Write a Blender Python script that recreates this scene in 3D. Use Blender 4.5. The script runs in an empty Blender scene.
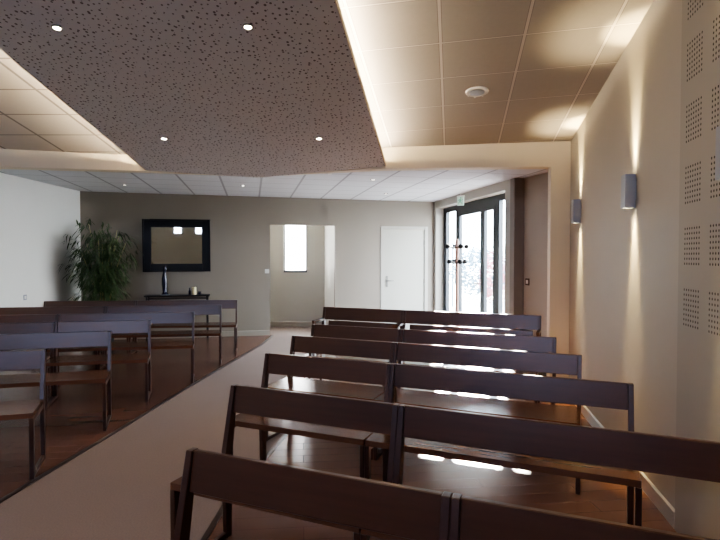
import bpy, bmesh, math, random
from mathutils import Vector, Matrix
random.seed(7)
COL = bpy.context.scene.collection
R = math.radians

# ------------------------------------------------------------------ materials
class NT:
    def __init__(s, name):
        s.m = bpy.data.materials.new(name); s.m.use_nodes = True
        s.t = s.m.node_tree; s.n = s.t.nodes; s.l = s.t.links
        s.b = s.n['Principled BSDF']; s.out = s.n['Material Output']
    def add(s, typ, **kw):
        n = s.n.new(typ)
        for k, v in kw.items(): setattr(n, k, v)
        return n
    def lk(s, a, b): s.l.new(a, b)
    def math(s, op, a, b=None, c=None):
        n = s.add('ShaderNodeMath', operation=op)
        for i, v in enumerate((a, b, c)):
            if v is None: continue
            if isinstance(v, (int, float)): n.inputs[i].default_value = v
            else: s.lk(v, n.inputs[i])
        return n.outputs[0]
    def coord(s): return s.add('ShaderNodeTexCoord').outputs['Object']
    def xyz(s, v=None):
        n = s.add('ShaderNodeSeparateXYZ'); s.lk(v or s.coord(), n.inputs[0]); return n.outputs
    def mix(s, f, a, b):
        n = s.add('ShaderNodeMix', data_type='RGBA')
        if isinstance(f, (int, float)): n.inputs[0].default_value = f
        else: s.lk(f, n.inputs[0])
        for i, v in ((6, a), (7, b)):
            if isinstance(v, tuple): n.inputs[i].default_value = (*v, 1)
            else: s.lk(v, n.inputs[i])
        return n.outputs[2]
    def noise(s, scale, detail=3, vec=None, rough=.55):
        n = s.add('ShaderNodeTexNoise'); n.inputs['Scale'].default_value = scale
        n.inputs['Detail'].default_value = detail; n.inputs['Roughness'].default_value = rough
        s.lk(vec or s.coord(), n.inputs['Vector']); return n.outputs['Fac']
    def bump(s, h, strength=.3, dist=.01):
        n = s.add('ShaderNodeBump'); n.inputs['Strength'].default_value = strength
        n.inputs['Distance'].default_value = dist; s.lk(h, n.inputs['Height'])
        s.lk(n.outputs[0], s.b.inputs['Normal'])
    def base(s, c):
        if isinstance(c, tuple): s.b.inputs['Base Color'].default_value = (*c, 1)
        else: s.lk(c, s.b.inputs['Base Color'])
    def set(s, rough=.5, metal=0, spec=.5):
        s.b.inputs['Roughness'].default_value = rough; s.b.inputs['Metallic'].default_value = metal
        s.b.inputs['Specular IOR Level'].default_value = spec

def plain(name, c, rough=.5, metal=0, spec=.5, var=.06, scale=8, bump=0, bscale=120):
    t = NT(name); t.set(rough, metal, spec)
    f = t.noise(scale)
    t.base(t.mix(f, tuple(x*(1-var) for x in c), tuple(min(1, x*(1+var)) for x in c)))
    if bump: t.bump(t.noise(bscale, 2), bump, .004)
    return t.m

def emit(name, c, strength):
    t = NT(name); t.base(c); t.b.inputs['Emission Color'].default_value = (*c, 1)
    t.b.inputs['Emission Strength'].default_value = strength; return t.m

def tile_mat(name, uax, vax, u0, v0, du, dv, ctile, cline, rough=.75, wu=.010, wv=.007, dark=.62):
    """Mineral fibre tiles: pale T-bar lines with a dark shadow gap on each side."""
    t = NT(name); t.set(rough, 0, .3)
    x, y, z = t.xyz()
    def axis(a, o, d, w):
        p = t.math('ADD', t.math('MULTIPLY', x, a[0]), t.math('MULTIPLY', y, a[1]))
        f = t.math('DIVIDE', t.math('SUBTRACT', p, o), d)
        f = t.math('SUBTRACT', f, t.math('FLOOR', t.math('ADD', f, .5)))
        return t.math('MULTIPLY', t.math('ABSOLUTE', f), d)
    a, b = axis(uax, u0, du, wu), axis(vax, v0, dv, wv)
    near = t.math('MAXIMUM', t.math('LESS_THAN', a, wu), t.math('LESS_THAN', b, wv))
    gap = t.math('MAXIMUM', t.math('LESS_THAN', a, wu+.005), t.math('LESS_THAN', b, wv+.005))
    f = t.noise(30, 4)
    ct = t.mix(f, tuple(v*.95 for v in ctile), tuple(min(1, v*1.04) for v in ctile))
    c = t.mix(gap, ct, tuple(v*dark for v in ctile))
    c = t.mix(near, c, cline)
    t.base(c)
    t.bump(t.math('SUBTRACT', t.noise(220, 2), t.math('MULTIPLY', gap, 1.0)), .25, .004)
    return t.m

def perforated(name):
    t = NT(name); t.set(.8, 0, .2)
    v = t.add('ShaderNodeTexVoronoi', feature='F1', voronoi_dimensions='2D')
    v.inputs['Scale'].default_value = 25; v.inputs['Randomness'].default_value = 1
    mp = t.add('ShaderNodeMapping'); mp.inputs['Scale'].default_value = (1, .82, 1)
    t.lk(t.coord(), mp.inputs[0]); t.lk(mp.outputs[0], v.inputs['Vector'])
    sp = t.add('ShaderNodeSeparateColor'); t.lk(v.outputs['Color'], sp.inputs[0])
    th = t.math('ADD', t.math('MULTIPLY', sp.outputs[0], .17), .055)
    h = t.math('LESS_THAN', v.outputs['Distance'], th)
    f = t.noise(5, 3)
    c = t.mix(f, (.70, .70, .68), (.76, .755, .735))
    t.base(t.mix(h, c, (.20, .18, .165)))
    t.bump(t.math('SUBTRACT', 1.0, h), .5, .01)
    return t.m

def hole_panel(name, c):
    """Plasterboard with square groups of 7 x 8 round drilled holes (object x = along wall, z = up)."""
    t = NT(name); t.set(.7, 0, .3)
    x, y, z = t.xyz()
    def fr(p, o, d):
        q = t.math('DIVIDE', t.math('SUBTRACT', p, o), d)
        return t.math('MULTIPLY', t.math('SUBTRACT', q, t.math('FLOOR', q)), d)
    u = fr(x, .07, .30); w = fr(z, 1.17, .33)
    ins = t.math('MULTIPLY', t.math('LESS_THAN', u, .203), t.math('LESS_THAN', w, .216))
    hu = t.math('SUBTRACT', fr(u, 0, .029), .0145); hw = t.math('SUBTRACT', fr(w, 0, .027), .0135)
    d = t.math('SQRT', t.math('ADD', t.math('MULTIPLY', hu, hu), t.math('MULTIPLY', hw, hw)))
    h = t.math('MULTIPLY', t.math('LESS_THAN', d, .0068), ins)
    h = t.math('MULTIPLY', h, t.math('GREATER_THAN', z, 1.1))
    t.base(t.mix(h, c, (.06, .045, .035)))
    t.bump(t.math('SUBTRACT', 1.0, h), .5, .01)
    return t.m

def wood(name, c1, c2, rough=.28, axis='X', coat=.0):
    t = NT(name); t.set(rough, 0, .5)
    mp = t.add('ShaderNodeMapping')
    mp.inputs['Scale'].default_value = {'X': (1.2, 22, 22), 'Z': (22, 22, 1.2)}[axis]
    t.lk(t.coord(), mp.inputs[0])
    f = t.noise(2.2, 5, mp.outputs[0], .65)
    t.base(t.mix(f, c1, c2))
    t.b.inputs['Coat Weight'].default_value = coat; t.b.inputs['Coat Roughness'].default_value = .18
    r = t.math('ADD', t.math('MULTIPLY', f, .12), rough-.06); t.lk(r, t.b.inputs['Roughness'])
    t.bump(f, .02, .002)
    return t.m

def carpet(name, c):
    t = NT(name); t.set(.8, 0, .25)
    f = t.noise(90, 4); g = t.noise(2.0, 3)
    a = t.mix(f, tuple(v*.80 for v in c), tuple(v*1.18 for v in c))
    t.base(t.mix(t.math('MULTIPLY', g, .3), a, tuple(v*.8 for v in c)))
    t.bump(f, .35, .006)
    return t.m

def plank_floor(name):
    t = NT(name); t.set(.3, 0, .42)
    mp = t.add('ShaderNodeMapping'); mp.inputs['Rotation'].default_value = (0, 0, R(-6))
    t.lk(t.coord(), mp.inputs[0])
    br = t.add('ShaderNodeTexBrick'); t.lk(mp.outputs[0], br.inputs['Vector'])
    br.inputs['Scale'].default_value = 1; br.inputs['Brick Width'].default_value = 1.2
    br.inputs['Row Height'].default_value = .14; br.inputs['Mortar Size'].default_value = .0012
    br.inputs['Color1'].default_value = (.145, .068, .046, 1); br.inputs['Color2'].default_value = (.160, .078, .054, 1)
    br.inputs['Mortar'].default_value = (.07, .03, .02, 1)
    mp2 = t.add('ShaderNodeMapping'); mp2.inputs['Scale'].default_value = (.8, 5, 1)
    t.lk(mp.outputs[0], mp2.inputs[0])
    f = t.noise(1.6, 2, mp2.outputs[0], .4)
    t.base(t.mix(t.math('MULTIPLY', f, .30), br.outputs['Color'], (.11, .043, .027)))
    t.b.inputs['Roughness'].default_value = .27
    return t.m

def glass(name, tint=(.93, .97, 1), gloss=.08):
    t = NT(name); t.n.remove(t.b)
    tr = t.add('ShaderNodeBsdfTransparent'); tr.inputs[0].default_value = (*tint, 1)
    gl = t.add('ShaderNodeBsdfGlossy'); gl.inputs['Roughness'].default_value = .02
    nz = t.noise(3); k = t.math('ADD', .03, t.math('MULTIPLY', nz, gloss*.3))
    mx = t.add('ShaderNodeMixShader'); t.lk(k, mx.inputs[0])
    t.lk(tr.outputs[0], mx.inputs[1]); t.lk(gl.outputs[0], mx.inputs[2]); t.lk(mx.outputs[0], t.out.inputs[0])
    return t.m

def frosted(name):
    t = NT(name); t.n.remove(t.b)
    a = t.add('ShaderNodeBsdfTranslucent'); b = t.add('ShaderNodeBsdfTransparent')
    c = t.mix(t.noise(20), (.92, .95, .98), (.97, .98, 1)); t.lk(c, a.inputs[0])
    mx = t.add('ShaderNodeMixShader'); mx.inputs[0].default_value = .04
    t.lk(a.outputs[0], mx.inputs[1]); t.lk(b.outputs[0], mx.inputs[2]); t.lk(mx.outputs[0], t.out.inputs[0])
    return t.m

M = {}
M['wall'] = plain('beige wall paint', (.455, .42, .35), .6, bump=.08, scale=1.2, var=.04)
M['white'] = plain('white wall paint', (.82, .81, .76), .6, bump=.05, scale=1.2, var=.03)
M['cream'] = plain('cream bulkhead paint', (.70, .62, .47), .6, var=.02, bump=.04)
M['taupe'] = plain('taupe wall paint', (.245, .215, .178), .55, scale=1.5, var=.04, bump=.06)
M['pale'] = plain('pale grey paint', (.40, .385, .34), .5, scale=2, var=.03)
M['door'] = plain('pale door lacquer', (.40, .395, .345), .4, scale=3, var=.02)
M['skirtb'] = plain('taupe skirting paint', (.31, .28, .235), .35, var=.02)
M['greydark'] = plain('grey lacquered metal', (.22, .19, .17), .45)
M['skirt'] = plain('cream skirting paint', (.52, .47, .39), .35, var=.02)
M['perf'] = perforated('perforated grey plasterboard')
M['holes'] = hole_panel('drilled acoustic plasterboard', (.41, .378, .318))
c = (.45, .415, .37)
M['tileR'] = tile_mat('ceiling tiles right', (.986, -.168), (.168, .986), -.09, 4.03, .593, .545, c, (.66, .61, .56))
M['tileL'] = tile_mat('ceiling tiles left', (1, .0), (-.035, .9994), -3.35, 4.73, .593, .515, (.66, .61, .55), (.30, .27, .24), dark=.7)  # painted lighter than the right tiles to stand in for even cove light
M['tileB'] = tile_mat('ceiling tiles foyer', (.981, .196), (-.196, .981), -.461, 7.6, .607, .6, (.66, .67, .68), (.36, .36, .37), wu=.012, wv=.006, dark=.6)
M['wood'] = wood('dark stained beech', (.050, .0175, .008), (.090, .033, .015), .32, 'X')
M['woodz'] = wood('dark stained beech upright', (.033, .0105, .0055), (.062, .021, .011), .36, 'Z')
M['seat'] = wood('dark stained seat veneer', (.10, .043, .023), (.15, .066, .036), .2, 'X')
M['carpet'] = carpet('mauve carpet', (.265, .205, .182))
M['plank'] = plank_floor('reddish brown plank floor')
M['edge'] = plain('dark floor trim', (.05, .03, .025), .4)
M['glass'] = glass('clear glass')
M['skyglassw'] = glass('sky blue tinted window glass', (.66, .70, .84))  # blue of the sky outside is put into the pane tint
M['frost'] = frosted('frosted glass')
M['frame'] = plain('dark grey aluminium', (.035, .042, .05), .35, .3)
M['black'] = plain('black lacquer', (.007, .007, .008), .4, spec=.25)
M['mirror'] = NT('mirror glass').m
t = NT('mirror silver'); t.set(.015, 1); t.base(t.mix(t.noise(1), (.72, .73, .60), (.80, .79, .66))); M['mirror'] = t.m
M['silver'] = plain('anodised aluminium', (.34, .36, .40), .45, .3)
M['chrome'] = plain('brushed steel', (.22, .22, .21), .35, 1)
M['leaf'] = plain('bamboo leaf green', (.050, .088, .030), .45, var=.5, scale=9)
M['cane'] = plain('bamboo cane', (.42, .38, .20), .5, var=.3)
M['pot'] = plain('dark glazed pot', (.03, .03, .03), .25)
M['soil'] = plain('potting soil', (.03, .02, .014), .9)
M['candle'] = plain('ivory candle wax', (.80, .70, .42), .45, var=.02)
M['blueglass'] = plain('dark blue glass', (.012, .012, .035), .08, var=.3)
M['pinkwood'] = plain('rosy turned wood', (.30, .18, .145), .35, var=.2)
M['brown'] = plain('bronze switch plate', (.10, .065, .04), .35, .3)
M['plastic'] = plain('white plastic', (.75, .74, .70), .4, var=.01)
M['led'] = emit('warm led strip', (1, .84, .60), 75)
M['ledl'] = emit('warm led strip dim', (1, .83, .58), 160)
M['lamp'] = emit('lamp disc', (1, .86, .66), 45)
M['lampb'] = emit('small lamp disc', (1, .93, .82), 9)
M['lampw'] = emit('sconce lamp', (1, .8, .45), 60)
M['green'] = plain('exit sign green', (.10, .42, .24), .4, var=.02)
M['signw'] = emit('exit sign white', (.52, .68, .58), .12)
M['ground'] = plain('pale paving', (.36, .36, .36), .8, var=.1, scale=3)
M['fence'] = plain('galvanised fence', (.10, .15, .19), .6)
M['hedge'] = plain('blue green hedge', (.10, .165, .20), .8, var=.4)
M['shrub'] = plain('reddish shrub leaves', (.34, .13, .15), .7, var=.4)

# ------------------------------------------------------------------ mesh helpers
def link(name, bm, m, parent=None, smooth=False, bevel=0):
    bmesh.ops.remove_doubles(bm, verts=bm.verts, dist=1e-5)
    bmesh.ops.recalc_face_normals(bm, faces=bm.faces)
    me = bpy.data.meshes.new(name); bm.to_mesh(me); bm.free()
    for mm in (m if isinstance(m, (list, tuple)) else [m]): me.materials.append(mm)
    if smooth:
        for p in me.polygons: p.use_smooth = True
    o = bpy.data.objects.new(name, me); COL.objects.link(o)
    if parent: o.parent = parent
    if bevel:
        b = o.modifiers.new('bevel', 'BEVEL'); b.width = bevel; b.segments = 2; b.limit_method = 'ANGLE'
    return o
def box(bm, x0, x1, y0, y1, z0, z1, mat=None):
    vs = [bm.verts.new(v) for v in ((x0,y0,z0),(x1,y0,z0),(x1,y1,z0),(x0,y1,z0),(x0,y0,z1),(x1,y0,z1),(x1,y1,z1),(x0,y1,z1))]
    if mat is not None:
        for v in vs: v.co = mat @ v.co
    for f in ((0,3,2,1),(4,5,6,7),(0,1,5,4),(1,2,6,5),(2,3,7,6),(3,0,4,7)): bm.faces.new([vs[i] for i in f])
def prism(bm, pts, a, b, axis='x'):
    """Extrude a closed outline between a and b along axis; outline coords are the other two."""
    def mk(p, t): return {'x': (t, p[0], p[1]), 'y': (p[0], t, p[1]), 'z': (p[0], p[1], t)}[axis]
    A = [bm.verts.new(mk(p, a)) for p in pts]; B = [bm.verts.new(mk(p, b)) for p in pts]
    bm.faces.new(A); bm.faces.new(B[::-1]); n = len(pts)
    for i in range(n): bm.faces.new([A[i], B[i], B[(i+1) % n], A[(i+1) % n]])
def lathe(bm, prof, n=24, cx=0, cy=0, path=None):
    rings = []
    for r, z in prof:
        ox, oy = path(z) if path else (0, 0)
        rings.append([bm.verts.new((cx+ox+r*math.cos(2*math.pi*i/n), cy+oy+r*math.sin(2*math.pi*i/n), z)) for i in range(n)])
    for a, b in zip(rings, rings[1:]):
        for i in range(n): bm.faces.new([a[i], a[(i+1) % n], b[(i+1) % n], b[i]])
    bm.faces.new(rings[0][::-1]); bm.faces.new(rings[-1])
def tube(bm, pts, r, n=8):
    rings = []
    pts = [Vector(p) for p in pts]
    for i, p in enumerate(pts):
        d = (pts[min(i+1, len(pts)-1)] - pts[max(i-1, 0)]).normalized()
        u = d.orthogonal().normalized() if abs(d.z) < .9 else (Vector((1, 0, 0)) - d*d.x).normalized()
        if abs(d.z) < .9: u = Vector((0, 0, 1)).cross(d).normalized()
        v = d.cross(u); rr = r[i] if isinstance(r, (list, tuple)) else r
        rings.append([bm.verts.new(p + (u*math.cos(2*math.pi*k/n) + v*math.sin(2*math.pi*k/n))*rr) for k in range(n)])
    for a, b in zip(rings, rings[1:]):
        for i in range(n): bm.faces.new([a[i], a[(i+1) % n], b[(i+1) % n], b[i]])
    bm.faces.new(rings[0][::-1]); bm.faces.new(rings[-1])
def disc(bm, r, z0, z1, n=24, cx=0, cy=0): lathe(bm, [(r, z0), (r, z1)], n, cx, cy)
def empty(name, label, cat, loc, rz=0, group=None, rot=None):
    o = bpy.data.objects.new(name, None); COL.objects.link(o); o.empty_display_size = .1
    o.location = loc; o.rotation_euler = rot or (0, 0, rz)
    if label: tag(o, label, cat, group)
    return o
def tag(o, label, cat, group=None):
    o['label'] = label; o['category'] = cat
    if group: o['group'] = group
    return o
def struct(o, label=None, cat=None):
    o['kind'] = 'structure'
    if label: o['label'] = label
    if cat: o['category'] = cat
    return o
def seg_frame(p, q):
    """Matrix of a frame at p with x towards q, y to the left of it, z up."""
    d = Vector((q[0]-p[0], q[1]-p[1], 0)); L = d.length; d.normalize()
    m = Matrix(((d.x, -d.y, 0, p[0]), (d.y, d.x, 0, p[1]), (0, 0, 1, 0), (0, 0, 0, 1)))
    return m, L
def wall(name, p, q, z0, z1, t, m, holes=(), ext=(0, 0)):
    """A wall face from p to q with thickness t (left of p->q if positive) and rectangular openings."""
    mt, L = seg_frame(p, q)
    bm = bmesh.new()
    s = sorted({-ext[0], L+ext[1]} | {h[0] for h in holes} | {h[1] for h in holes})
    zz = sorted({z0, z1} | {h[2] for h in holes} | {h[3] for h in holes})
    for i in range(len(s)-1):
        for j in range(len(zz)-1):
            cs, cz = (s[i]+s[i+1])/2, (zz[j]+zz[j+1])/2
            if any(h[0] < cs < h[1] and h[2] < cz < h[3] for h in holes): continue
            box(bm, s[i], s[i+1], min(0, t), max(0, t), zz[j], zz[j+1])
    bmesh.ops.remove_doubles(bm, verts=bm.verts, dist=1e-5)
    seen = {}
    for f in bm.faces:
        k = tuple(sorted(v.index for v in f.verts)) if False else frozenset(f.verts)
        seen.setdefault(k, []).append(f)
    dead = [f for fs in seen.values() if len(fs) > 1 for f in fs]
    bmesh.ops.delete(bm, geom=dead, context='FACES_ONLY')
    o = link(name, bm, m); o.matrix_world = mt
    return struct(o)
def slab(name, pts, zf, thick, m):
    bm = bmesh.new()
    A = [bm.verts.new((x, y, zf(x, y))) for x, y in pts]; B = [bm.verts.new((x, y, zf(x, y)+thick)) for x, y in pts]
    bm.faces.new(A[::-1]); bm.faces.new(B); n = len(pts)
    for i in range(n): bm.faces.new([A[i], A[(i+1) % n], B[(i+1) % n], B[i]])
    return struct(link(name, bm, m))

# ------------------------------------------------------------------ plan of the building
def right_x(y): return 1.909 + .178*(y-3.652)
ZC = lambda x, y: 2.79 - .148*(y-6.1) + .012*x          # sloping tile ceiling
ZP = lambda x, y: 2.57 - .1588*(y-6.19) - .004*(x-.285)  # lower perforated raft
ZB = lambda x, y: 2.70 + .06*(1.556-min(x, 1.556))/6.7       # low foyer ceiling
REAR = -3.2
A_, B_ = (-5.15, 9.98), (1.556, 11.346)               # back wall
E0, E1 = (1.556, 11.346), (2.257, 7.907)                # entrance wall
BULK = [(-5.3, 5.79), (-4.001, 6.039), (-2.524, 6.318), (-1.256, 6.625), (.283, 6.141), (2.116, 6.019), (right_x(6.01), 6.005)]

# floor
slab('floor', [(-5.4, REAR-.2), (3.4, REAR-.2), (3.4, 13), (-5.4, 13)], lambda x, y: -.12, .12, M['carpet'])
slab('floor', [(-5.15, REAR), (-2.55, REAR), (-2.28, 3.4), (-2.16, 4.8), (-2.03, 6.55), (-1.74, 9.5), (-1.72, 10.66), (-5.14, 9.97)], lambda x, y: .0, .004, M['plank'])
slab('floor', [(-1.0, REAR), (.66, REAR), (right_x(3), 3.0), (right_x(6), 6.0), (2.5, 7.4), (1.9, 8.6), (-.35, 7.3), (-.64, 4.7), (-.84, 3.4)], lambda x, y: .0, .004, M['plank'])

def floor_edge(name, P):
    bm = bmesh.new(); w = .018; V = []
    for i, (x, y) in enumerate(P):
        a, b = P[max(i-1, 0)], P[min(i+1, len(P)-1)]
        d = Vector((b[0]-a[0], b[1]-a[1], 0)).normalized(); n = Vector((d.y, -d.x, 0))*w
        V.append([bm.verts.new((x-n.x, y-n.y, 0)), bm.verts.new((x+n.x, y+n.y, 0)), bm.verts.new((x+n.x, y+n.y, .008)), bm.verts.new((x-n.x, y-n.y, .008))])
    for a, b in zip(V, V[1:]):
        for i in range(4): bm.faces.new([a[i], a[(i+1) % 4], b[(i+1) % 4], b[i]])
    bm.faces.new(V[0][::-1]); bm.faces.new(V[-1]); struct(link(name, bm, M['edge']))
floor_edge('trim_4', [(-2.55, REAR), (-2.28, 3.4), (-2.16, 4.8), (-2.03, 6.55), (-1.74, 9.5), (-1.72, 10.60)])
floor_edge('trim_5', [(-1.0, REAR), (-.84, 3.4), (-.64, 4.7), (-.35, 7.3)])

# walls
o = wall('wall_right', (right_x(REAR), REAR), (right_x(6.12), 6.12), 0, 4.6, -.2, M['wall'])
o = wall('wall_left', (-5.15, 10.1), (-5.15, REAR), 0, 4.6, -.2, M['white'])
RW = [(-2.60, -2.24, 2.53, 2.98), (-1.72, -1.40, 2.53, 2.98), (-4.4, -1.3, 3.12, 3.98)]  # last, broad opening is added to lay a bluish sheen on pew backs
wall('wall_rear', (-5.3, REAR), (1.1, REAR), 0, 4.6, -.2, M['wall'], holes=[(a+5.3, b+5.3, c_, d_) for a, b, c_, d_ in RW])
mb, LB = seg_frame(A_, B_)
def on_back(x):  # distance along the back wall at world x
    return (x-A_[0])/(B_[0]-A_[0])*LB
RX0, RX1 = on_back(-1.774), on_back(-.504)
DX0, DX1 = on_back(.45), on_back(1.385)
wall('wall_back', A_, B_, 0, 2.9, .14, M['taupe'], holes=[(RX0, RX1, 0, 2.185), (DX0, DX1, 0, 2.15)], ext=(.1, .1))
# recess behind the back wall
wall('wall_recess', (-2.3, 12.05), (-.70, 12.05), 0, 2.8, .2, M['pale'], holes=[(2.3-1.70, 2.3-1.18, 1.22, 2.5)])
wall('wall_recess', (-.79, 12.05), (-.52, 11.03), 0, 2.8, .12, M['white'])
wall('wall_recess', (-1.83, 10.80), (-2.12, 12.05), 0, 2.8, .12, M['pale'])
slab('ceiling', [(-2.4, 10.65), (-.3, 11.08), (-.3, 12.3), (-2.4, 12.3)], lambda x, y: 2.62, .1, M['white'])
bm = bmesh.new(); box(bm, DX0-.2, DX1+.1, .5, .6, 0, 2.4); o = link('wall_closet', bm, M['pale']); o.matrix_world = mb; struct(o)

# entrance wall with its wide glazed opening
me, LE = seg_frame(E0, E1)
OA, OB, OH = .10, 3.20, 2.56
wall('wall_entrance', E0, E1, 0, 2.78, .26, M['pale'], holes=[(OA, OB, 0, OH)], ext=(.1, .0))
bm = bmesh.new(); box(bm, LE-.12, LE+.012, -.012, .30, 0, 2.78); o = link('trim_1', bm, M['greydark']); o.matrix_world = me; struct(o)
wall('wall_foyer', (2.397, 7.938), (2.90, 6.02), 0, 2.78, .2, M['wall'])
wall('wall_foyer', (2.25, 7.93), (2.45, 7.94), 0, 2.78, .2, M['greydark'])
# pier between chapel and foyer
bm = bmesh.new(); prism(bm, [(2.116, 6.019), (3.0, 5.96), (3.0, 6.12), (2.13, 6.15)], 0, 2.56, 'z'); struct(link('wall_pier', bm, M['cream']))
# bulkhead
bm = bmesh.new()
F = []
for x, y in BULK + [(3.0, 5.96)]:
    F.append([bm.verts.new((x, y, 2.55)), bm.verts.new((x, y, 3.0)), bm.verts.new((x, y+.16, 3.0)), bm.verts.new((x, y+.16, 2.55))])
for a, b in zip(F, F[1:]):
    for i in range(4): bm.faces.new([a[i], a[(i+1) % 4], b[(i+1) % 4], b[i]])
bm.faces.new(F[0][::-1]); bm.faces.new(F[-1])
struct(link('wall_bulkhead', bm, M['cream']))

# ceilings
cx = -1.25
def cut(y): return y
slab('ceiling', [(cx, REAR-.1), (right_x(REAR)+.1, REAR-.1), (right_x(6.1)+.1, 6.1), (2.12, 6.1), (.283, 6.24), (cx, 6.70)], ZC, .06, M['tileR'])
slab('ceiling', [(-5.3, REAR-.1), (cx, REAR-.1), (cx, 6.70), (-2.53, 6.40), (-4.0, 6.12), (-5.3, 5.92)], ZC, .06, M['tileL'])
slab('ceiling', [(-5.3, 5.92), (-4.0, 6.15), (-2.53, 6.43), (-1.256, 6.74), (.283, 6.26), (2.116, 6.13), (3.1, 6.05), (2.5, 8.3), (1.75, 11.6), (-5.3, 10.2)], ZB, .06, M['tileB'])
# perforated raft hanging under the tiles
bm = bmesh.new()
PP = [(-1.09, REAR), (.285, 6.14), (-1.24, 6.60), (-2.49, 6.325), (-2.36, REAR)]
A = [bm.verts.new((x, y, ZP(x, y))) for x, y in PP]; B = [bm.verts.new((x, y, ZP(x, y)+.035)) for x, y in PP]
bm.faces.new(A); bm.faces.new(B[::-1])
for i in range(5): bm.faces.new([A[i], A[(i+1) % 5], B[(i+1) % 5], B[i]])
raft = struct(link('ceiling', bm, M['perf']))
# thin pale edge trims of the raft
def edge_strip(name, p, q, off, w, h, m, up=.0):
    bm = bmesh.new()
    d = Vector((q[0]-p[0], q[1]-p[1], 0)).normalized(); n = Vector((d.y, -d.x, 0))*off
    P = [Vector((p[0], p[1], ZP(*p))), Vector((q[0], q[1], ZP(*q)))]
    vs = []
    for v in P:
        for a, b in ((0, 0), (w, 0), (w, h), (0, h)):
            vs.append(bm.verts.new(v + n*a + Vector((0, 0, up+b))))
    for i in range(4): bm.faces.new([vs[i], vs[(i+1) % 4], vs[4+(i+1) % 4], vs[4+i]])
    bm.faces.new(vs[:4]); bm.faces.new(vs[4:][::-1])
    return link(name, bm, m)
struct(edge_strip('trim_2', PP[4], PP[3], -1, .012, .06, M['cream']))
struct(edge_strip('trim_3', PP[0], PP[1], 1, .006, .05, M['cream']))
g = 'led strips on the raft edges'
o = edge_strip('light_strip', (-1.09-.05, REAR+.1), (.285-.055, 6.05), 1, .02, .01, M['led'], .045); tag(o, 'bright warm light strip along the right edge of the grey perforated ceiling', 'light strip')
o = edge_strip('light_strip', (-2.36+.14, REAR+.1), (-2.49+.14, 6.25), -1, .02, .01, M['ledl'], .045); tag(o, 'warm light strip along the left edge of the grey perforated ceiling', 'light strip')

# skirting boards
def skirt(name, p, q, side, m=M['skirt'], h=.105, t=.014):
    mt, L = seg_frame(p, q); bm = bmesh.new()
    prism(bm, [(0, 0), (side*t, 0), (side*t, h-.008), (side*.006, h), (0, h)], 0, L, 'x')
    o = link(name, bm, m); o.matrix_world = mt; return struct(o)
skirt('baseboard_right', (right_x(3.04), 3.04), (right_x(5.98), 5.98), 1)
skirt('baseboard_left', (-5.15, 9.95), (-5.15, REAR), 1)
def bp(s): return tuple((mb @ Vector((s, 0, 0)))[:2])
skirt('baseboard_back', A_, bp(RX0), -1, M['skirtb'])
skirt('baseboard_back', bp(RX1), bp(DX0-.06), -1, M['skirtb'])
skirt('baseboard_recess', (-2.1, 12.05), (-.79, 12.05), -1, M['skirtb'])
skirt('baseboard_foyer', (2.397, 7.938), (2.88, 6.1), -1)

# drilled acoustic lining, slightly proud of the right wall, nearest the camera
mt, L = seg_frame((right_x(3.03), 3.03), (right_x(REAR), REAR))
bm = bmesh.new(); box(bm, 0, L, -.014, 0, 0, 4.4)
o = link('wall_lining', bm, M['holes']); o.matrix_world = mt; struct(o)

# ------------------------------------------------------------------ closed door in the back wall
d = empty('door_1', None, None, (0, 0, 0)); d.matrix_world = mb; struct(d, 'closed pale flush door with lever handle in the back wall', 'door')
bm = bmesh.new(); box(bm, DX0+.045, DX1-.045, .012, .055, .008, 2.105); link('door_leaf', bm, M['door'], d, bevel=.003)
bm = bmesh.new()
for x0, x1, z0, z1 in ((DX0-.03, DX0+.04, 0, 2.18), (DX1-.04, DX1+.03, 0, 2.18), (DX0+.04, DX1-.04, 2.112, 2.18)):
    box(bm, x0, x1, -.015, .10, z0, z1)
link('door_frame', bm, M['pale'], d, bevel=.003)
hx = DX0+.11
bm = bmesh.new(); box(bm, hx-.022, hx+.022, .002, .012, .93, 1.16)
link('handle_plate', bm, M['chrome'], d, bevel=.002)
bm = bmesh.new(); tube(bm, [(hx, .01, 1.06), (hx, -.045, 1.06), (hx+.03, -.052, 1.06), (hx+.13, -.052, 1.06)], .010)
link('door_handle', bm, M['chrome'], d, smooth=True)
for z in (.3, 1.05, 1.85):
    bm = bmesh.new(); disc(bm, .009, z-.045, z+.045, 10, DX1-.045, .006); link('hinge', bm, M['chrome'], d)

# ------------------------------------------------------------------ recess window
w = empty('window_1', None, None, (0, 0, 0)); struct(w, 'tall narrow frosted window glowing white in the recess wall', 'window')
x0, x1, z0, z1 = -1.70, -1.18, 1.22, 2.5
bm = bmesh.new()
for a, b, c_, d_ in ((x0, x0+.028, z0, z1), (x1-.028, x1, z0, z1), (x0, x1, z0, z0+.03), (x0, x1, z1-.03, z1)): box(bm, a, b, 12.09, 12.14, c_, d_)
link('window_frame', bm, M['frame'], w)
bm = bmesh.new(); box(bm, x0+.02, x1-.02, 12.11, 12.118, z0+.02, z1-.02); link('pane', bm, M['frost'], w)
bm = bmesh.new(); box(bm, x0-.0, x1+.0, 12.02, 12.10, z0-.012, z0+.006); link('window_sill', bm, M['frame'], w)

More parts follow.
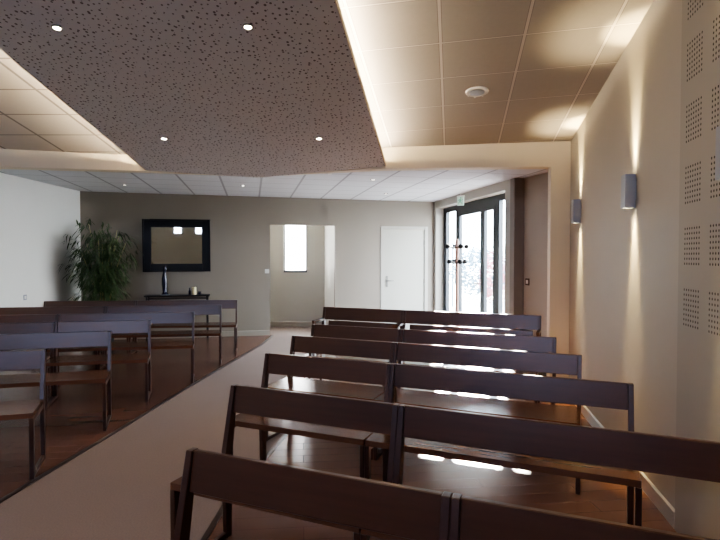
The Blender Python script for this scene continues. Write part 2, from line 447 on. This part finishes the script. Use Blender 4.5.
# rear and left windows, behind the camera
def plain_window(name, mt, a, b, z0, z1, y, label, mull=0, gl='glass'):
    w = empty(name, None, None, (0, 0, 0)); w.matrix_world = mt; struct(w, label, 'window')
    bm = bmesh.new(); f = .035
    for q in ((a, a+f, z0, z1), (b-f, b, z0, z1), (a, b, z0, z0+f), (a, b, z1-f, z1)): box(bm, q[0], q[1], y-.03, y+.03, q[2], q[3])
    for k in range(mull):
        xm = a+(b-a)*(k+1)/(mull+1); box(bm, xm-.02, xm+.02, y-.025, y+.025, z0, z1)
    link('window_frame', bm, M['frame'], w)
    bm = bmesh.new(); box(bm, a+.02, b-.02, y-.004, y+.004, z0+.02, z1-.02); link('pane', bm, M[gl], w)
mr, _ = seg_frame((-5.3, REAR), (.9, REAR))
for i, (a, b, c_, d_) in enumerate(RW): plain_window('window_%d' % (i+2), mr, a+5.3, b+5.3, c_, d_, -.1, ('small high window in the rear wall', 'small high window in the rear wall nearer the right wall', 'broad high window added in the rear wall for sheen on the pews', 'tall window low in the rear wall')[i], 2 if i == 2 else 0, 'skyglassw' if i < 3 else 'glass')

# ------------------------------------------------------------------ glazed entrance
e = empty('door_2', None, None, (0, 0, 0)); e.matrix_world = me; struct(e, 'dark framed glazed entrance doors with sidelights looking onto daylight', 'door')
Y = .20
bm = bmesh.new()
for a, b in ((OA, .26), (.77, .90), (3.10, OB)): box(bm, a, b, Y-.03, Y+.04, 0, OH)
box(bm, OA, OB, Y-.031, Y+.041, 2.46, OH); box(bm, OA, OB, Y-.031, Y+.041, 0, .06)
box(bm, .84, 2.64, Y-.032, Y+.042, 2.40, 2.50)
box(bm, 2.52, 2.66, Y-.03, Y+.04, 0, OH)
link('door_frame', bm, M['frame'], e)
def leaf(a, b, w, hside, z1=2.40):
    l = bpy.data.objects.new('door_leaf', None); COL.objects.link(l); l.parent = e
    bm = bmesh.new()
    for q in ((a, a+w, .03, z1), (b-w, b, .03, z1), (a+w, b-w, .03, .16), (a+w, b-w, z1-.06, z1)): box(bm, q[0], q[1], Y-.035, Y+.02, q[2], q[3])
    link('leaf_frame', bm, M['frame'], l)
    bm = bmesh.new(); box(bm, a+w-.01, b-w+.01, Y-.012, Y-.004, .15, z1-.05); link('pane', bm, M['glass'], l)
    if hside:
        hx = b-w*.5
        bm = bmesh.new(); box(bm, hx-.02, hx+.02, Y-.045, Y-.035, .92, 1.17)
        tube(bm, [(hx, Y-.04, 1.09), (hx, Y-.09, 1.09), (hx-.03, Y-.10, 1.09), (hx-.14, Y-.10, 1.085)], .011)
        disc(bm, .014, 0, 0, 8) if False else None
        link('door_handle', bm, M['chrome'], l)
leaf(.90, 2.03, .09, True); leaf(2.03, 2.52, .08, False)
for a, b in ((.26, .77), (2.66, 3.10)):
    bm = bmesh.new(); box(bm, a-.01, b+.01, Y-.002, Y+.006, .05, 2.47); link('pane', bm, M['glass'], e)

# ------------------------------------------------------------------ outside
bm = bmesh.new(); box(bm, -20, 40, -40, REAR-.3, -.16, -.06); box(bm, -20, 40, 12.4, 60, -.16, -.06); box(bm, 2.65, 40, -10, 12.4, -.16, -.06)
o = link('ground', bm, M['ground']); struct(o)
fn = empty('mesh_fence', 'pale mesh fence panels across the paving outside the entrance doors', 'fence', (3.0, 17.5, -.06), R(-12))
bm = bmesh.new()
for i in range(0, 141):
    x = i*.06; box(bm, x-.003, x+.003, -.003, .003, .05, 2.0)
for i in range(0, 40):
    z = .05+i*.05; box(bm, 0, 8.4, -.003, .003, z-.003, z+.003)
link('fence_mesh', bm, M['fence'], fn)
for i in range(5):
    bm = bmesh.new(); box(bm, i*2.1-.03, i*2.1+.03, .01, .07, 0, 2.1); link('post', bm, M['fence'], fn)
def leafball(bm, c, r, n, s, flat=1.0):
    for _ in range(n):
        v = Vector((random.gauss(0, 1), random.gauss(0, 1), random.gauss(0, 1))).normalized()*random.uniform(.55, 1)
        p = Vector(c) + Vector((v.x*r[0], v.y*r[1], v.z*r[2]))
        a = Vector((random.gauss(0, 1), random.gauss(0, 1), random.gauss(0, .5))).normalized()*s
        b = a.orthogonal().normalized()*s*.5
        bm.faces.new([bm.verts.new(p-a), bm.verts.new(p+b), bm.verts.new(p+a), bm.verts.new(p-b)])
for k, (x, y, r, lab) in enumerate(((4.6, 20.4, 1.3, 'leafy bluish hedge bush behind the mesh fence, nearest the door hinge side'), (7.4, 20.0, 1.4, 'leafy bluish hedge bush behind the mesh fence, farther right'), (2.2, 21.5, 1.3, 'leafy bluish hedge bush behind the mesh fence, farthest left'))):
    h = empty('hedge_bush', lab, 'bush', (x, y, -.06), group='bushes outside the entrance')
    bm = bmesh.new(); leafball(bm, (0, 0, 1.05), (r, .7, 1.0), 1500, .09); link('foliage', bm, M['hedge'], h)
    bm = bmesh.new(); tube(bm, [(0, 0, 0), (0, 0, .5), (.1, 0, 1.1)], [.05, .04, .02]); tube(bm, [(0, 0, .3), (-.3, .1, 1.0)], [.03, .015]); link('stem', bm, M['pinkwood'], h)
h = empty('red_shrub', 'pinkish red leafy shrub outside the entrance doors', 'shrub', (3.55, 14.3, -.06))
bm = bmesh.new(); leafball(bm, (0, 0, 1.05), (.42, .4, .75), 900, .05); link('foliage', bm, M['shrub'], h)
bm = bmesh.new(); tube(bm, [(0, 0, 0), (0, 0, .5), (.05, 0, 1.0)], [.04, .03, .02]); link('stem', bm, M['pinkwood'], h)

# ------------------------------------------------------------------ pews
BACK_H, SEAT_H, LEAN, PT = .827, .465, .07, .029
MESH = {}
def pew_meshes(L, tall=False, skew=.03):
    """Returns list of (name, mesh, children) built once per length. x along the pew, seat towards -y."""
    key = (L, tall, skew)
    if key in MESH: return MESH[key]
    def mk(name, fill, m, bevel=.0):
        bm = bmesh.new(); fill(bm)
        if bevel:
            bmesh.ops.bevel(bm, geom=[e for e in bm.edges], offset=bevel, segments=1, affect='EDGES')
        for v in bm.verts: v.co.x -= skew*v.co.y   # the rows fan out: pew ends are cut slightly askew
        bmesh.ops.recalc_face_normals(bm, faces=bm.faces)
        me = bpy.data.meshes.new(name); bm.to_mesh(me); bm.free(); me.materials.append(m); return (name, me)
    H = BACK_H + (.128 if tall else 0)
    slope = LEAN/(BACK_H-SEAT_H)
    yb = lambda z: max(0, (z-SEAT_H)*slope)
    out = []
    def seat(bm):
        n = 3; y0, y1 = -.455, -.045; w = (y1-y0)/n
        for i in range(n): box(bm, .004, L-.004, y0+i*w+.0008, y0+(i+1)*w-.0008, SEAT_H-.034, SEAT_H)
        box(bm, PT, L-PT, y1-.03, y1-.01, SEAT_H-.062, SEAT_H-.034)
    out.append(mk('seat', seat, M['seat']))
    def panel(z0, z1, inset=0):
        def f(bm):
            prism(bm, [(yb(z0)-.030, z0), (yb(z0)-.008, z0), (yb(z1)-.008, z1), (yb(z1)-.030, z1)], PT-.001+inset, L-PT+.001-inset, 'x')
        return f
    out.append(mk('backrest', panel(H-.145, H), M['wood'], .003))
    if tall: out.append(mk('lower_backrest', panel(H-.31, H-.153, .05), M['wood'], .003))
    for x in (0, L-PT):
        def post(bm, x=x):
            prism(bm, [(-.045, 0), (-.002, 0), (.0, SEAT_H-.06), (yb(SEAT_H+.06)*.9+.004, SEAT_H+.05), (yb(H), H), (yb(H)-.040, H),
                       (-.052, SEAT_H+.02), (-.064, SEAT_H-.02)], x, x+PT, 'x')
        out.append(mk('back_post', post, M['woodz'], .003))
        def fleg(bm, x=x): box(bm, x, x+PT, -.455, -.415, 0, SEAT_H-.035)
        out.append(mk('leg', fleg, M['woodz'], .003))
        def rail(bm, x=x): box(bm, x+.003, x+PT-.003, -.417, -.043, .004, .032)
        out.append(mk('floor_rail', rail, M['woodz']))
        def srail(bm, x=x): box(bm, x+.002, x+PT-.002, -.417, -.05, SEAT_H-.066, SEAT_H-.035)
        out.append(mk('side_rail', srail, M['woodz']))
        if tall:
            def arm(bm, x=x):
                box(bm, x, x+PT, -.24, yb(.82)-.02, .80, .825); box(bm, x+.002, x+PT-.002, -.235, -.195, SEAT_H, .80)
            out.append(mk('armrest', arm, M['seat']))
    MESH[key] = out
    return out
def pew(corner, ang, L, label, group, tall=False, skew=.03):
    """corner = world position of the top left back corner of the backrest."""
    a = R(ang); n = Vector((-math.sin(a), math.cos(a), 0))
    base = Vector((corner[0], corner[1], 0)) - n*(LEAN if not tall else .095)
    r = empty('pew', label, 'pew', (base.x, base.y, .004), a, group)
    for name, me in pew_meshes(L, tall, skew):
        o = bpy.data.objects.new(name, me); COL.objects.link(o); o.parent = r
    d = Vector((math.cos(a), math.sin(a)))
    return (corner[0]+d.x*(L+.001), corner[1]+d.y*(L+.001))
G1, G2 = 'dark wooden pews right of the aisle', 'dark wooden pews left of the aisle'
ORD = ['nearest row, beside the camera', 'second row from the front', 'third row from the front', 'fourth row from the front', 'fifth row from the front']
rows = [((-.632, 2.032), -23.2), ((-.709, 3.052), -24.3), ((-.693, 4.059), -23.7), ((-.609, 4.975), -24.3), ((-.50, 5.80), -23.0)]
for i, (c0, an) in enumerate(rows):
    c1 = pew(c0, an, 1.0, 'short dark pew right of the aisle, %s' % ORD[i], G1)
    pew(c1, an, 1.46, 'long dark pew by the right wall, %s' % ORD[i], G1)
c1 = pew((-.418, 6.44), -23.5, 1.0, 'short dark pew with armrests and taller back, aisle end of the last right row', G1, True)
pew(c1, -23.5, 1.46, 'long dark pew with armrests and taller back, last right row before the glazed entrance', G1, True)
# left block: given by the top right corner at the aisle
lrows = [((-2.447, 4.214), 16, [1.46], 'front row'), ((-2.421, 5.271), 14, [1.65], 'second row'), ((-2.392, 6.195), 12, [1.0, 1.46], 'third row'),
         ((-2.171, 7.098), 10, [1.65, 1.0], 'fourth row'), ((-2.079, 8.136), 8, [1.65, 1.46], 'fifth row'), ((-2.055, 9.084), 5, [1.65, 1.44], 'last row')]
for (cr, an, Ls, nm) in lrows:
    a = R(an); p = Vector(cr)
    for k, L in enumerate(Ls):
        c0 = p - Vector((math.cos(a), math.sin(a)))*(L + (.004 if k else 0))
        pew(tuple(c0), an, L, 'dark pew left of the aisle, %s, %s' % (nm, 'aisle end' if k == 0 else 'left end'), G2, skew=.09)
        p = c0

# ------------------------------------------------------------------ framed mirror
mw, _ = seg_frame((-4.085, 10.197), (-2.89, 10.44)); Lm = 1.22
mi = empty('framed_mirror', 'large rectangular mirror in a wide black frame on the taupe back wall', 'mirror', (0, 0, 0)); mi.matrix_world = mw
bm = bmesh.new(); za, zb, fw = 1.275, 2.26, .135
for a, b, c_, d_ in ((0, fw, za, zb), (Lm-fw, Lm, za, zb), (fw, Lm-fw, za, za+fw), (fw, Lm-fw, zb-fw, zb)):
    box(bm, a, b, -.045, -.004, c_, d_)
for q in ((.0, .022, za, zb), (Lm-.022, Lm, za, zb), (0, Lm, za, za+.022), (0, Lm, zb-.022, zb)): box(bm, q[0], q[1], -.060, -.004, q[2], q[3])
link('frame', bm, M['black'], mi, bevel=.006)
bm = bmesh.new()
for q in ((fw-.004, fw+.012, za+fw-.004, zb-fw+.004), (Lm-fw-.012, Lm-fw+.004, za+fw-.004, zb-fw+.004), (fw, Lm-fw, za+fw-.004, za+fw+.012), (fw, Lm-fw, zb-fw-.012, zb-fw+.004)):
    box(bm, q[0], q[1], -.036, -.010, q[2], q[3])
link('inner_bead', bm, M['black'], mi)
bm = bmesh.new(); box(bm, fw-.01, Lm-fw+.01, -.022, -.012, za+fw-.01, zb-fw+.01); link('mirror_glass', bm, M['mirror'], mi)

# ------------------------------------------------------------------ console table and what stands on it
mc, Lc = seg_frame((-3.95, 9.87), (-2.85, 10.095)); Lc = 1.15
ct = empty('console_table', 'narrow black metal console table below the mirror', 'table', (0, 0, 0)); ct.matrix_world = mc
bm = bmesh.new(); box(bm, 0, Lc, 0, .30, .815, .84); link('tabletop', bm, M['black'], ct, bevel=.004)
for x in (.03, Lc-.05):
    for y in (.02, .26):
        bm = bmesh.new(); box(bm, x, x+.02, y, y+.02, 0, .815); link('leg', bm, M['black'], ct)
for q in ((.05, Lc-.05, .022, .036, .77, .782), (.05, Lc-.05, .262, .276, .77, .782), (.033, .047, .04, .26, .12, .135), (Lc-.047, Lc-.033, .04, .26, .12, .135), (.047, Lc-.047, .143, .157, .12, .135)):
    bm = bmesh.new(); box(bm, *q); link('stretcher', bm, M['black'], ct)
def on_table(s, y=.14): return tuple(mc @ Vector((s, y, .84)))
va = empty('slender_vase', 'tall slender dark figurine-like vase on the console table', 'vase', on_table(.35))
bm = bmesh.new()
prof = [(.075, 0), (.078, .012), (.05, .03), (.038, .06), (.042, .12), (.05, .2), (.048, .3), (.036, .38), (.027, .42), (.036, .455), (.040, .49), (.026, .53), (.02, .55)]
lathe(bm, prof, 20, path=lambda z: (-.012*math.sin(z*6), 0)); link('body', bm, M['blueglass'], va, smooth=True)
bm = bmesh.new(); lathe(bm, [(.079, .002), (.084, .006), (.079, .014)], 20); link('base_rim', bm, M['silver'], va)
cd = empty('pillar_candle', 'thick ivory pillar candle on the console table', 'candle', on_table(.87))
bm = bmesh.new(); lathe(bm, [(.04, 0), (.042, .006), (.042, .135), (.037, .145), (.02, .140)], 20); link('wax', bm, M['candle'], cd, smooth=True)
bm = bmesh.new(); tube(bm, [(0, 0, .138), (.003, 0, .158)], .002, 6); link('wick', bm, M['black'], cd)
bo = empty('small_bottle', 'small dark narrow bottle left of the ivory candle', 'bottle', on_table(.79))
bm = bmesh.new(); lathe(bm, [(.022, 0), (.022, .07), (.010, .09), (.009, .115)], 14); link('body', bm, M['blueglass'], bo, smooth=True)
bm = bmesh.new(); lathe(bm, [(.012, .113), (.012, .13)], 12); link('cap', bm, M['black'], bo)
tr = empty('glass_tumbler', 'small dim glass tumbler right of the ivory candle', 'glass', on_table(.97))
bm = bmesh.new(); lathe(bm, [(.024, 0), (.028, .06), (.026, .06), (.022, .006)], 14); link('bowl', bm, M['blueglass'], tr, smooth=True)

# ------------------------------------------------------------------ potted bamboo
pl = empty('potted_bamboo', 'tall leafy bamboo plant in a dark pot in the left back corner', 'plant', (-4.52, 9.50, .004))
bm = bmesh.new(); lathe(bm, [(.15, 0), (.19, .18), (.215, .36), (.225, .38), (.20, .38), (.195, .345)], 28); link('pot', bm, M['pot'], pl, smooth=True)
bm = bmesh.new(); disc(bm, .194, .30, .345, 24); link('soil', bm, M['soil'], pl)
canes = []
for i in range(11):
    a = i*2.4; r0 = random.uniform(.02, .13); top = random.uniform(1.6, 2.22); sp = random.uniform(.10, .34)
    dx, dy = math.cos(a), math.sin(a)
    pts = [(r0*dx + sp*dx*(k/6)**2, r0*dy + sp*dy*(k/6)**2, .33 + (top-.33)*k/6) for k in range(7)]
    canes.append(pts); bm = bmesh.new(); tube(bm, pts, [.013-.0013*k for k in range(7)], 7)
    for k in range(1, 6):
        p = Vector(pts[k]); disc(bm, .0155-.0013*k, p.z-.004, p.z+.004, 8, p.x, p.y)
    link('cane', bm, M['cane'], pl, smooth=True)
bm = bmesh.new()
def blade(bm, p, d, L, w):
    d = d.normalized(); s = d.cross(Vector((0, 0, 1)))
    s = s.normalized() if s.length > .01 else Vector((1, 0, 0))
    droop = Vector((0, 0, -L*.30))
    a, b, c_, t_ = p, p + d*L*.35 + droop*.12, p + d*L*.7 + droop*.5, p + d*L + droop*1.1
    v = [bm.verts.new(q) for q in (a, b+s*w, b-s*w, c_+s*w*.75, c_-s*w*.75, t_)]
    bm.faces.new([v[0], v[1], v[2]]); bm.faces.new([v[1], v[3], v[4], v[2]]); bm.faces.new([v[3], v[5], v[4]])
for pts in canes:
    for k in range(34):
        t = random.uniform(.26, 1.0)*6; i = min(5, int(t)); f = t-i
        p = Vector(pts[i]).lerp(Vector(pts[i+1]), f)
        a = random.uniform(0, 2*math.pi); bd = Vector((math.cos(a), math.sin(a), random.uniform(.0, .7)))
        bl = random.uniform(.12, .44)
        q = p + bd*bl
        for tw in range(3):  # thin twig as a narrow sliver
            pass
        blade(bm, p, bd, bl*1.1, .002)
        for m_ in range(9):
            b2 = p.lerp(q, random.uniform(.35, 1.05)); a2 = a + random.uniform(-1.1, 1.1)
            blade(bm, b2, Vector((math.cos(a2), math.sin(a2), random.uniform(-1.1, .35))), random.uniform(.11, .21), random.uniform(.008, .014))
for v in bm.verts:  # keep the crown clear of the two walls
    v.co.x = max(v.co.x, -.62)
    v.co.y = max(v.co.y, -.50)
    lim = 9.98 + (v.co.x-4.50+5.15)*.2037 - 9.50 - .03
    v.co.y = min(v.co.y, lim)
bmesh.ops.delete(bm, geom=[f for f in bm.faces if f.calc_area() < 1e-7], context='FACES')
me_ = bpy.data.meshes.new('foliage'); bm.to_mesh(me_); bm.free(); me_.materials.append(M['leaf'])
o = bpy.data.objects.new('foliage', me_); COL.objects.link(o); o.parent = pl

# ------------------------------------------------------------------ coat stand
cs = empty('coat_stand', 'slim wooden coat stand with dark knobbed hooks in front of the glazed doors', 'coat stand', (1.66, 9.25, 0), R(12))
bm = bmesh.new(); lathe(bm, [(.034, .05), (.030, .3), (.028, .8), (.030, 1.2), (.034, 1.55), (.037, 1.74), (.036, 1.80), (.026, 1.84), (.008, 1.86)], 16); link('pole', bm, M['pinkwood'], cs, smooth=True)
for k in range(4):
    a = k*math.pi/2
    bm = bmesh.new(); tube(bm, [(0, 0, .16), (.10*math.cos(a), .10*math.sin(a), .13), (.2*math.cos(a), .2*math.sin(a), .06), (.24*math.cos(a), .24*math.sin(a), .014)], [.016, .016, .014, .013]); link('foot', bm, M['pinkwood'], cs, smooth=True)
    for z, r_ in ((1.73, .17), (1.47, .14)):
        hk = bpy.data.objects.new('hook', None); COL.objects.link(hk); hk.parent = cs
        c_, s_ = math.cos(a), math.sin(a)
        bm = bmesh.new(); tube(bm, [(.01*c_, .01*s_, z-.02), (r_*.5*c_, r_*.5*s_, z-.02), (r_*c_, r_*s_, z)], .016); link('hook_arm', bm, M['chrome'], hk, smooth=True)
        bm = bmesh.new(); bmesh.ops.create_uvsphere(bm, u_segments=12, v_segments=8, radius=.044, matrix=Matrix.Translation((r_*c_, r_*s_, z))); link('knob', bm, M['black'], hk, smooth=True)

# ------------------------------------------------------------------ wall sconces (up and down lights)
def spot(name, loc, direction, energy, size, color, blend=1, radius=.01, parent=None):
    l = bpy.data.lights.new(name, 'SPOT'); l.energy = energy; l.spot_size = size; l.spot_blend = blend; l.color = color; l.shadow_soft_size = radius
    o = bpy.data.objects.new(name, l); COL.objects.link(o); o.location = loc
    o.rotation_euler = Vector(direction).to_track_quat('-Z', 'Y').to_euler()
    return o
nx = Vector((-.984, .175, 0))     # out of the right wall, into the room
sl = ['next to the foyer pier', 'just left of the drilled panels', 'over the drilled panels']
for i, y in enumerate((5.50, 3.83, 2.38)):
    p = Vector((right_x(y), y, 0)); m_, _ = seg_frame((right_x(y), y), (right_x(y+1), y+1))
    s = empty('wall_sconce', 'silver box wall light with up and down beams, ' + sl[i], 'wall light', (0, 0, 0), group='up and down wall lights on the right wall'); s.matrix_world = m_
    pr = .016 if i == 2 else 0
    bm = bmesh.new(); x0, x1, y0, y1, z0, z1 = -.045, .045, .010+pr, .080+pr, 1.895, 2.13
    th = .006
    box(bm, x0, x1, y1-th, y1, z0, z1); box(bm, x0, x0+th, y0, y1-th, z0, z1); box(bm, x1-th, x1, y0, y1-th, z0, z1); box(bm, x0+th, x1-th, y0, y0+th, z0, z1)
    box(bm, x0+th, x1-th, y0+th, y1-th, 2.0, 2.05)
    link('housing', bm, M['silver'], s)
    bm = bmesh.new(); box(bm, -.03, .03, 0, .010+pr, 1.95, 2.10); link('wall_plate', bm, M['silver'], s)
    for z0_, z1_ in ((2.052, 2.062), (1.988, 1.998)):
        bm = bmesh.new(); disc(bm, .026, z0_, z1_, 16, 0, .045+pr); link('lamp', bm, M['lampw'], s)
    q = p + nx*.045
    if i == 2: q = p + nx*.06
    for sg in (1, -1):
        spot('sconce_beam', (q.x, q.y, 2.025+sg*.06), nx*(-.05) + Vector((0, 0, sg)), 170 if sg > 0 else 120, R(30), (1, .76, .34), 1, .012)
        spot('sconce_flood', (q.x, q.y, 2.025+sg*.06), nx*(.10) + Vector((0, 0, sg)), 26 if sg > 0 else 14, R(64), (1, .80, .46), 1, .012)

# ------------------------------------------------------------------ ceiling lights
def downlight(x, y, z, label, group, m, r=.045, tilt=0, energy=6):
    o = empty('downlight', label, 'ceiling light', (x, y, z), group=group, rot=(tilt, 0, 0))
    bm = bmesh.new(); lathe(bm, [(r*1.35, -.001), (r*1.35, -.006), (r, -.010), (r*.94, -.004)], 24); link('trim_ring', bm, M['chrome'], o, smooth=True)
    bm = bmesh.new(); disc(bm, r*.9, -.006, -.002, 20); link('lamp', bm, m, o)
    spot('downlight_beam', (x, y, z-.03), (0, 0, -1), energy, R(80), (1, .82, .60), .8, .03)
tl = -math.atan(.1588)
G = 'small recessed downlights in the perforated ceiling'
for x, y, lab in ((-1.925, 3.473, 'recessed downlight in perforated ceiling, near pair, left one'), (-.708, 3.454, 'recessed downlight in perforated ceiling, near pair, right one'),
                  (-1.921, 5.331, 'recessed downlight in perforated ceiling, far pair, left one'), (-.401, 5.315, 'recessed downlight in perforated ceiling, far pair, right one'),
                  (-1.9, 1.2, 'recessed downlight in perforated ceiling, overhead pair, left one'), (-1.0, 1.2, 'recessed downlight in perforated ceiling, overhead pair, right one')):
    downlight(x, y, ZP(x, y)-.001, lab, G, M['lamp'], .024, tl, 9)
G = 'small round lights in the low foyer ceiling'
for x, y, lab in ((-3.90, 9.0, 'tiny round light in low tiled ceiling, above the bamboo plant'), (-1.93, 8.95, 'tiny round light in low tiled ceiling, in front of the recess opening'),
                  (.194, 8.112, 'tiny round light in low tiled ceiling, near the raft corner'), (.475, 9.909, 'tiny round light in low tiled ceiling, in front of the closed door')):
    downlight(x, y, ZB(x, y)-.001, lab, G, M['lampb'], .030, 0, 5)
sx, sy = 1.023, 4.768
o = empty('ceiling_speaker', 'round pale ceiling speaker set in the right tiled ceiling', 'speaker', (sx, sy, ZC(sx, sy)-.001), rot=(-math.atan(.148), 0, 0))
bm = bmesh.new(); lathe(bm, [(.10, 0), (.10, -.006), (.085, -.014), (.07, -.010)], 28); link('ring', bm, M['plastic'], o, smooth=True)
bm = bmesh.new(); lathe(bm, [(.07, -.002), (.065, -.012), (.02, -.016)], 24); link('grille', bm, M['silver'], o, smooth=True)
for k in range(8):
    a = k*math.pi/4; 
    bm = bmesh.new(); disc(bm, .008, -.017, -.010, 8, .088*math.cos(a), .088*math.sin(a)); link('rim_stud', bm, M['plastic'], o)
gr = tag(edge_strip('air_slot', (-.35, 7.0), (-.45, 7.6), 1, .05, .01, M['plastic'], 0), 'slim white slot in the low foyer ceiling tiles', 'vent')
for v in gr.data.vertices: v.co.z = (2.700 if v.index % 4 in (0, 1) else 2.716) + .004

# ------------------------------------------------------------------ exit sign, switches
es = empty('exit_sign', 'small green and white running man exit sign hanging above the entrance', 'sign', (0, 0, 0))
es.matrix_world = Matrix.Translation(Vector((1.80, 9.70, 0))) @ Matrix.Rotation(R(-38), 4, 'Z')
bm = bmesh.new(); box(bm, -.062, .062, -.012, .012, 2.47, 2.63); link('panel', bm, M['signw'], es)
bm = bmesh.new(); box(bm, -.07, .07, -.016, .016, 2.63, 2.65); box(bm, -.006, .006, -.004, .004, 2.65, 2.70); link('housing', bm, M['plastic'], es)
bm = bmesh.new()
def pt(bm, P, t=.008):
    tube(bm, [(a, -.0135, b) for a, b in P], t, 6)
pt(bm, [(.0, 2.582), (-.005, 2.542)], .014); pt(bm, [(-.005, 2.542), (-.035, 2.518), (-.04, 2.490)]); pt(bm, [(-.002, 2.538), (.025, 2.514), (.05, 2.510)])
pt(bm, [(.0, 2.578), (.03, 2.562), (.05, 2.578)], .006); pt(bm, [(.0, 2.578), (-.03, 2.570), (-.045, 2.550)], .006)
disc(bm, .014, 0, 0, 8) if False else None
bmesh.ops.create_uvsphere(bm, u_segments=10, v_segments=6, radius=.014, matrix=Matrix.Translation((.010, -.013, 2.605)))
link('running_man', bm, M['green'], es)
def switch(name, label, mt, m1, m2, s=.042):
    o = empty(name, label, 'switch', (0, 0, 0)); o.matrix_world = mt
    bm = bmesh.new(); box(bm, -s, s, -.008, 0, -s, s); link('plate', bm, m1, o, bevel=.003)
    bm = bmesh.new(); box(bm, -s*.5, s*.5, -.012, -.008, -s*.55, s*.55); link('rocker', bm, m2, o)
mf, _ = seg_frame((2.397, 7.938), (2.90, 6.02))
switch('light_switch', 'bronze square light switch on the grey foyer wall beside the entrance', mf @ Matrix.Translation((.115, 0, 1.19)), M['brown'], M['plastic'], .05)
switch('light_switch', 'white light switch at the left edge of the recess opening', mb @ Matrix.Translation((RX0-.06, 0, 1.27)), M['plastic'], M['plastic'], .04)
ms, _ = seg_frame((-5.15, 8.5), (-5.15, 7.5))
switch('wall_socket', 'small grey socket low on the white left wall', ms @ Matrix.Rotation(math.pi, 4, 'Z') @ Matrix.Translation((-.2, 0, .93)), M['silver'], M['plastic'], .04)

# ------------------------------------------------------------------ daylight
W = bpy.data.worlds.new('sky'); bpy.context.scene.world = W; W.use_nodes = True
nt = W.node_tree; bg = nt.nodes['Background']
tc = nt.nodes.new('ShaderNodeTexCoord'); sp = nt.nodes.new('ShaderNodeSeparateXYZ'); rp = nt.nodes.new('ShaderNodeValToRGB')
nt.links.new(tc.outputs['Generated'], sp.inputs[0]); nt.links.new(sp.outputs['Z'], rp.inputs[0]); nt.links.new(rp.outputs[0], bg.inputs[0])
rp.color_ramp.elements[0].position = 0; rp.color_ramp.elements[0].color = (1, .99, .97, 1)
rp.color_ramp.elements[1].position = .5; rp.color_ramp.elements[1].color = (.80, .88, 1, 1)
bg.inputs[1].default_value = 14.0
su = bpy.data.lights.new('sun', 'SUN'); su.energy = 60; su.angle = R(.6); su.color = (1, .88, .72)
so = bpy.data.objects.new('sun', su); COL.objects.link(so)
so.rotation_euler = Vector((-.195, -1, -.252)).to_track_quat('-Z', 'Y').to_euler()
def portal(name, loc, direction, w, h):
    l = bpy.data.lights.new(name, 'AREA'); l.shape = 'RECTANGLE'; l.size = w; l.size_y = h; l.cycles.is_portal = True
    o = bpy.data.objects.new(name, l); COL.objects.link(o); o.location = loc
    o.rotation_euler = Vector(direction).to_track_quat('-Z', 'Y').to_euler()
pc = me @ Vector(((OA+OB)/2, .245, OH/2)); nd = me.to_3x3() @ Vector((0, -1, 0))
portal('portal', pc, nd, OB-OA, OH)
portal('portal', (-1.44, 12.24, 1.86), (0, -1, 0), .52, 1.28)
for a, b, c_, d_ in RW: portal('portal', ((a+b)/2, REAR-.19, (c_+d_)/2), (0, 1, 0), b-a, d_-c_)

# ------------------------------------------------------------------ camera
cam = bpy.data.cameras.new('camera'); cam.sensor_width = 36; cam.lens = 541/720*36; cam.clip_start = .05
co = bpy.data.objects.new('camera', cam); COL.objects.link(co)
co.location = (0, 0, 1.55); co.rotation_euler = (R(90) - math.atan(13/541), 0, 0)
S = bpy.context.scene; S.camera = co
S.view_settings.view_transform = 'AgX'
try: S.view_settings.look = 'AgX - Medium High Contrast'
except Exception: pass
S.view_settings.exposure = 1.38
S.cycles.use_denoising = True
S.cycles.max_bounces = 10; S.cycles.diffuse_bounces = 5; S.cycles.transparent_max_bounces = 12
S.cycles.sample_clamp_indirect = 6; S.cycles.caustics_reflective = False; S.cycles.caustics_refractive = False
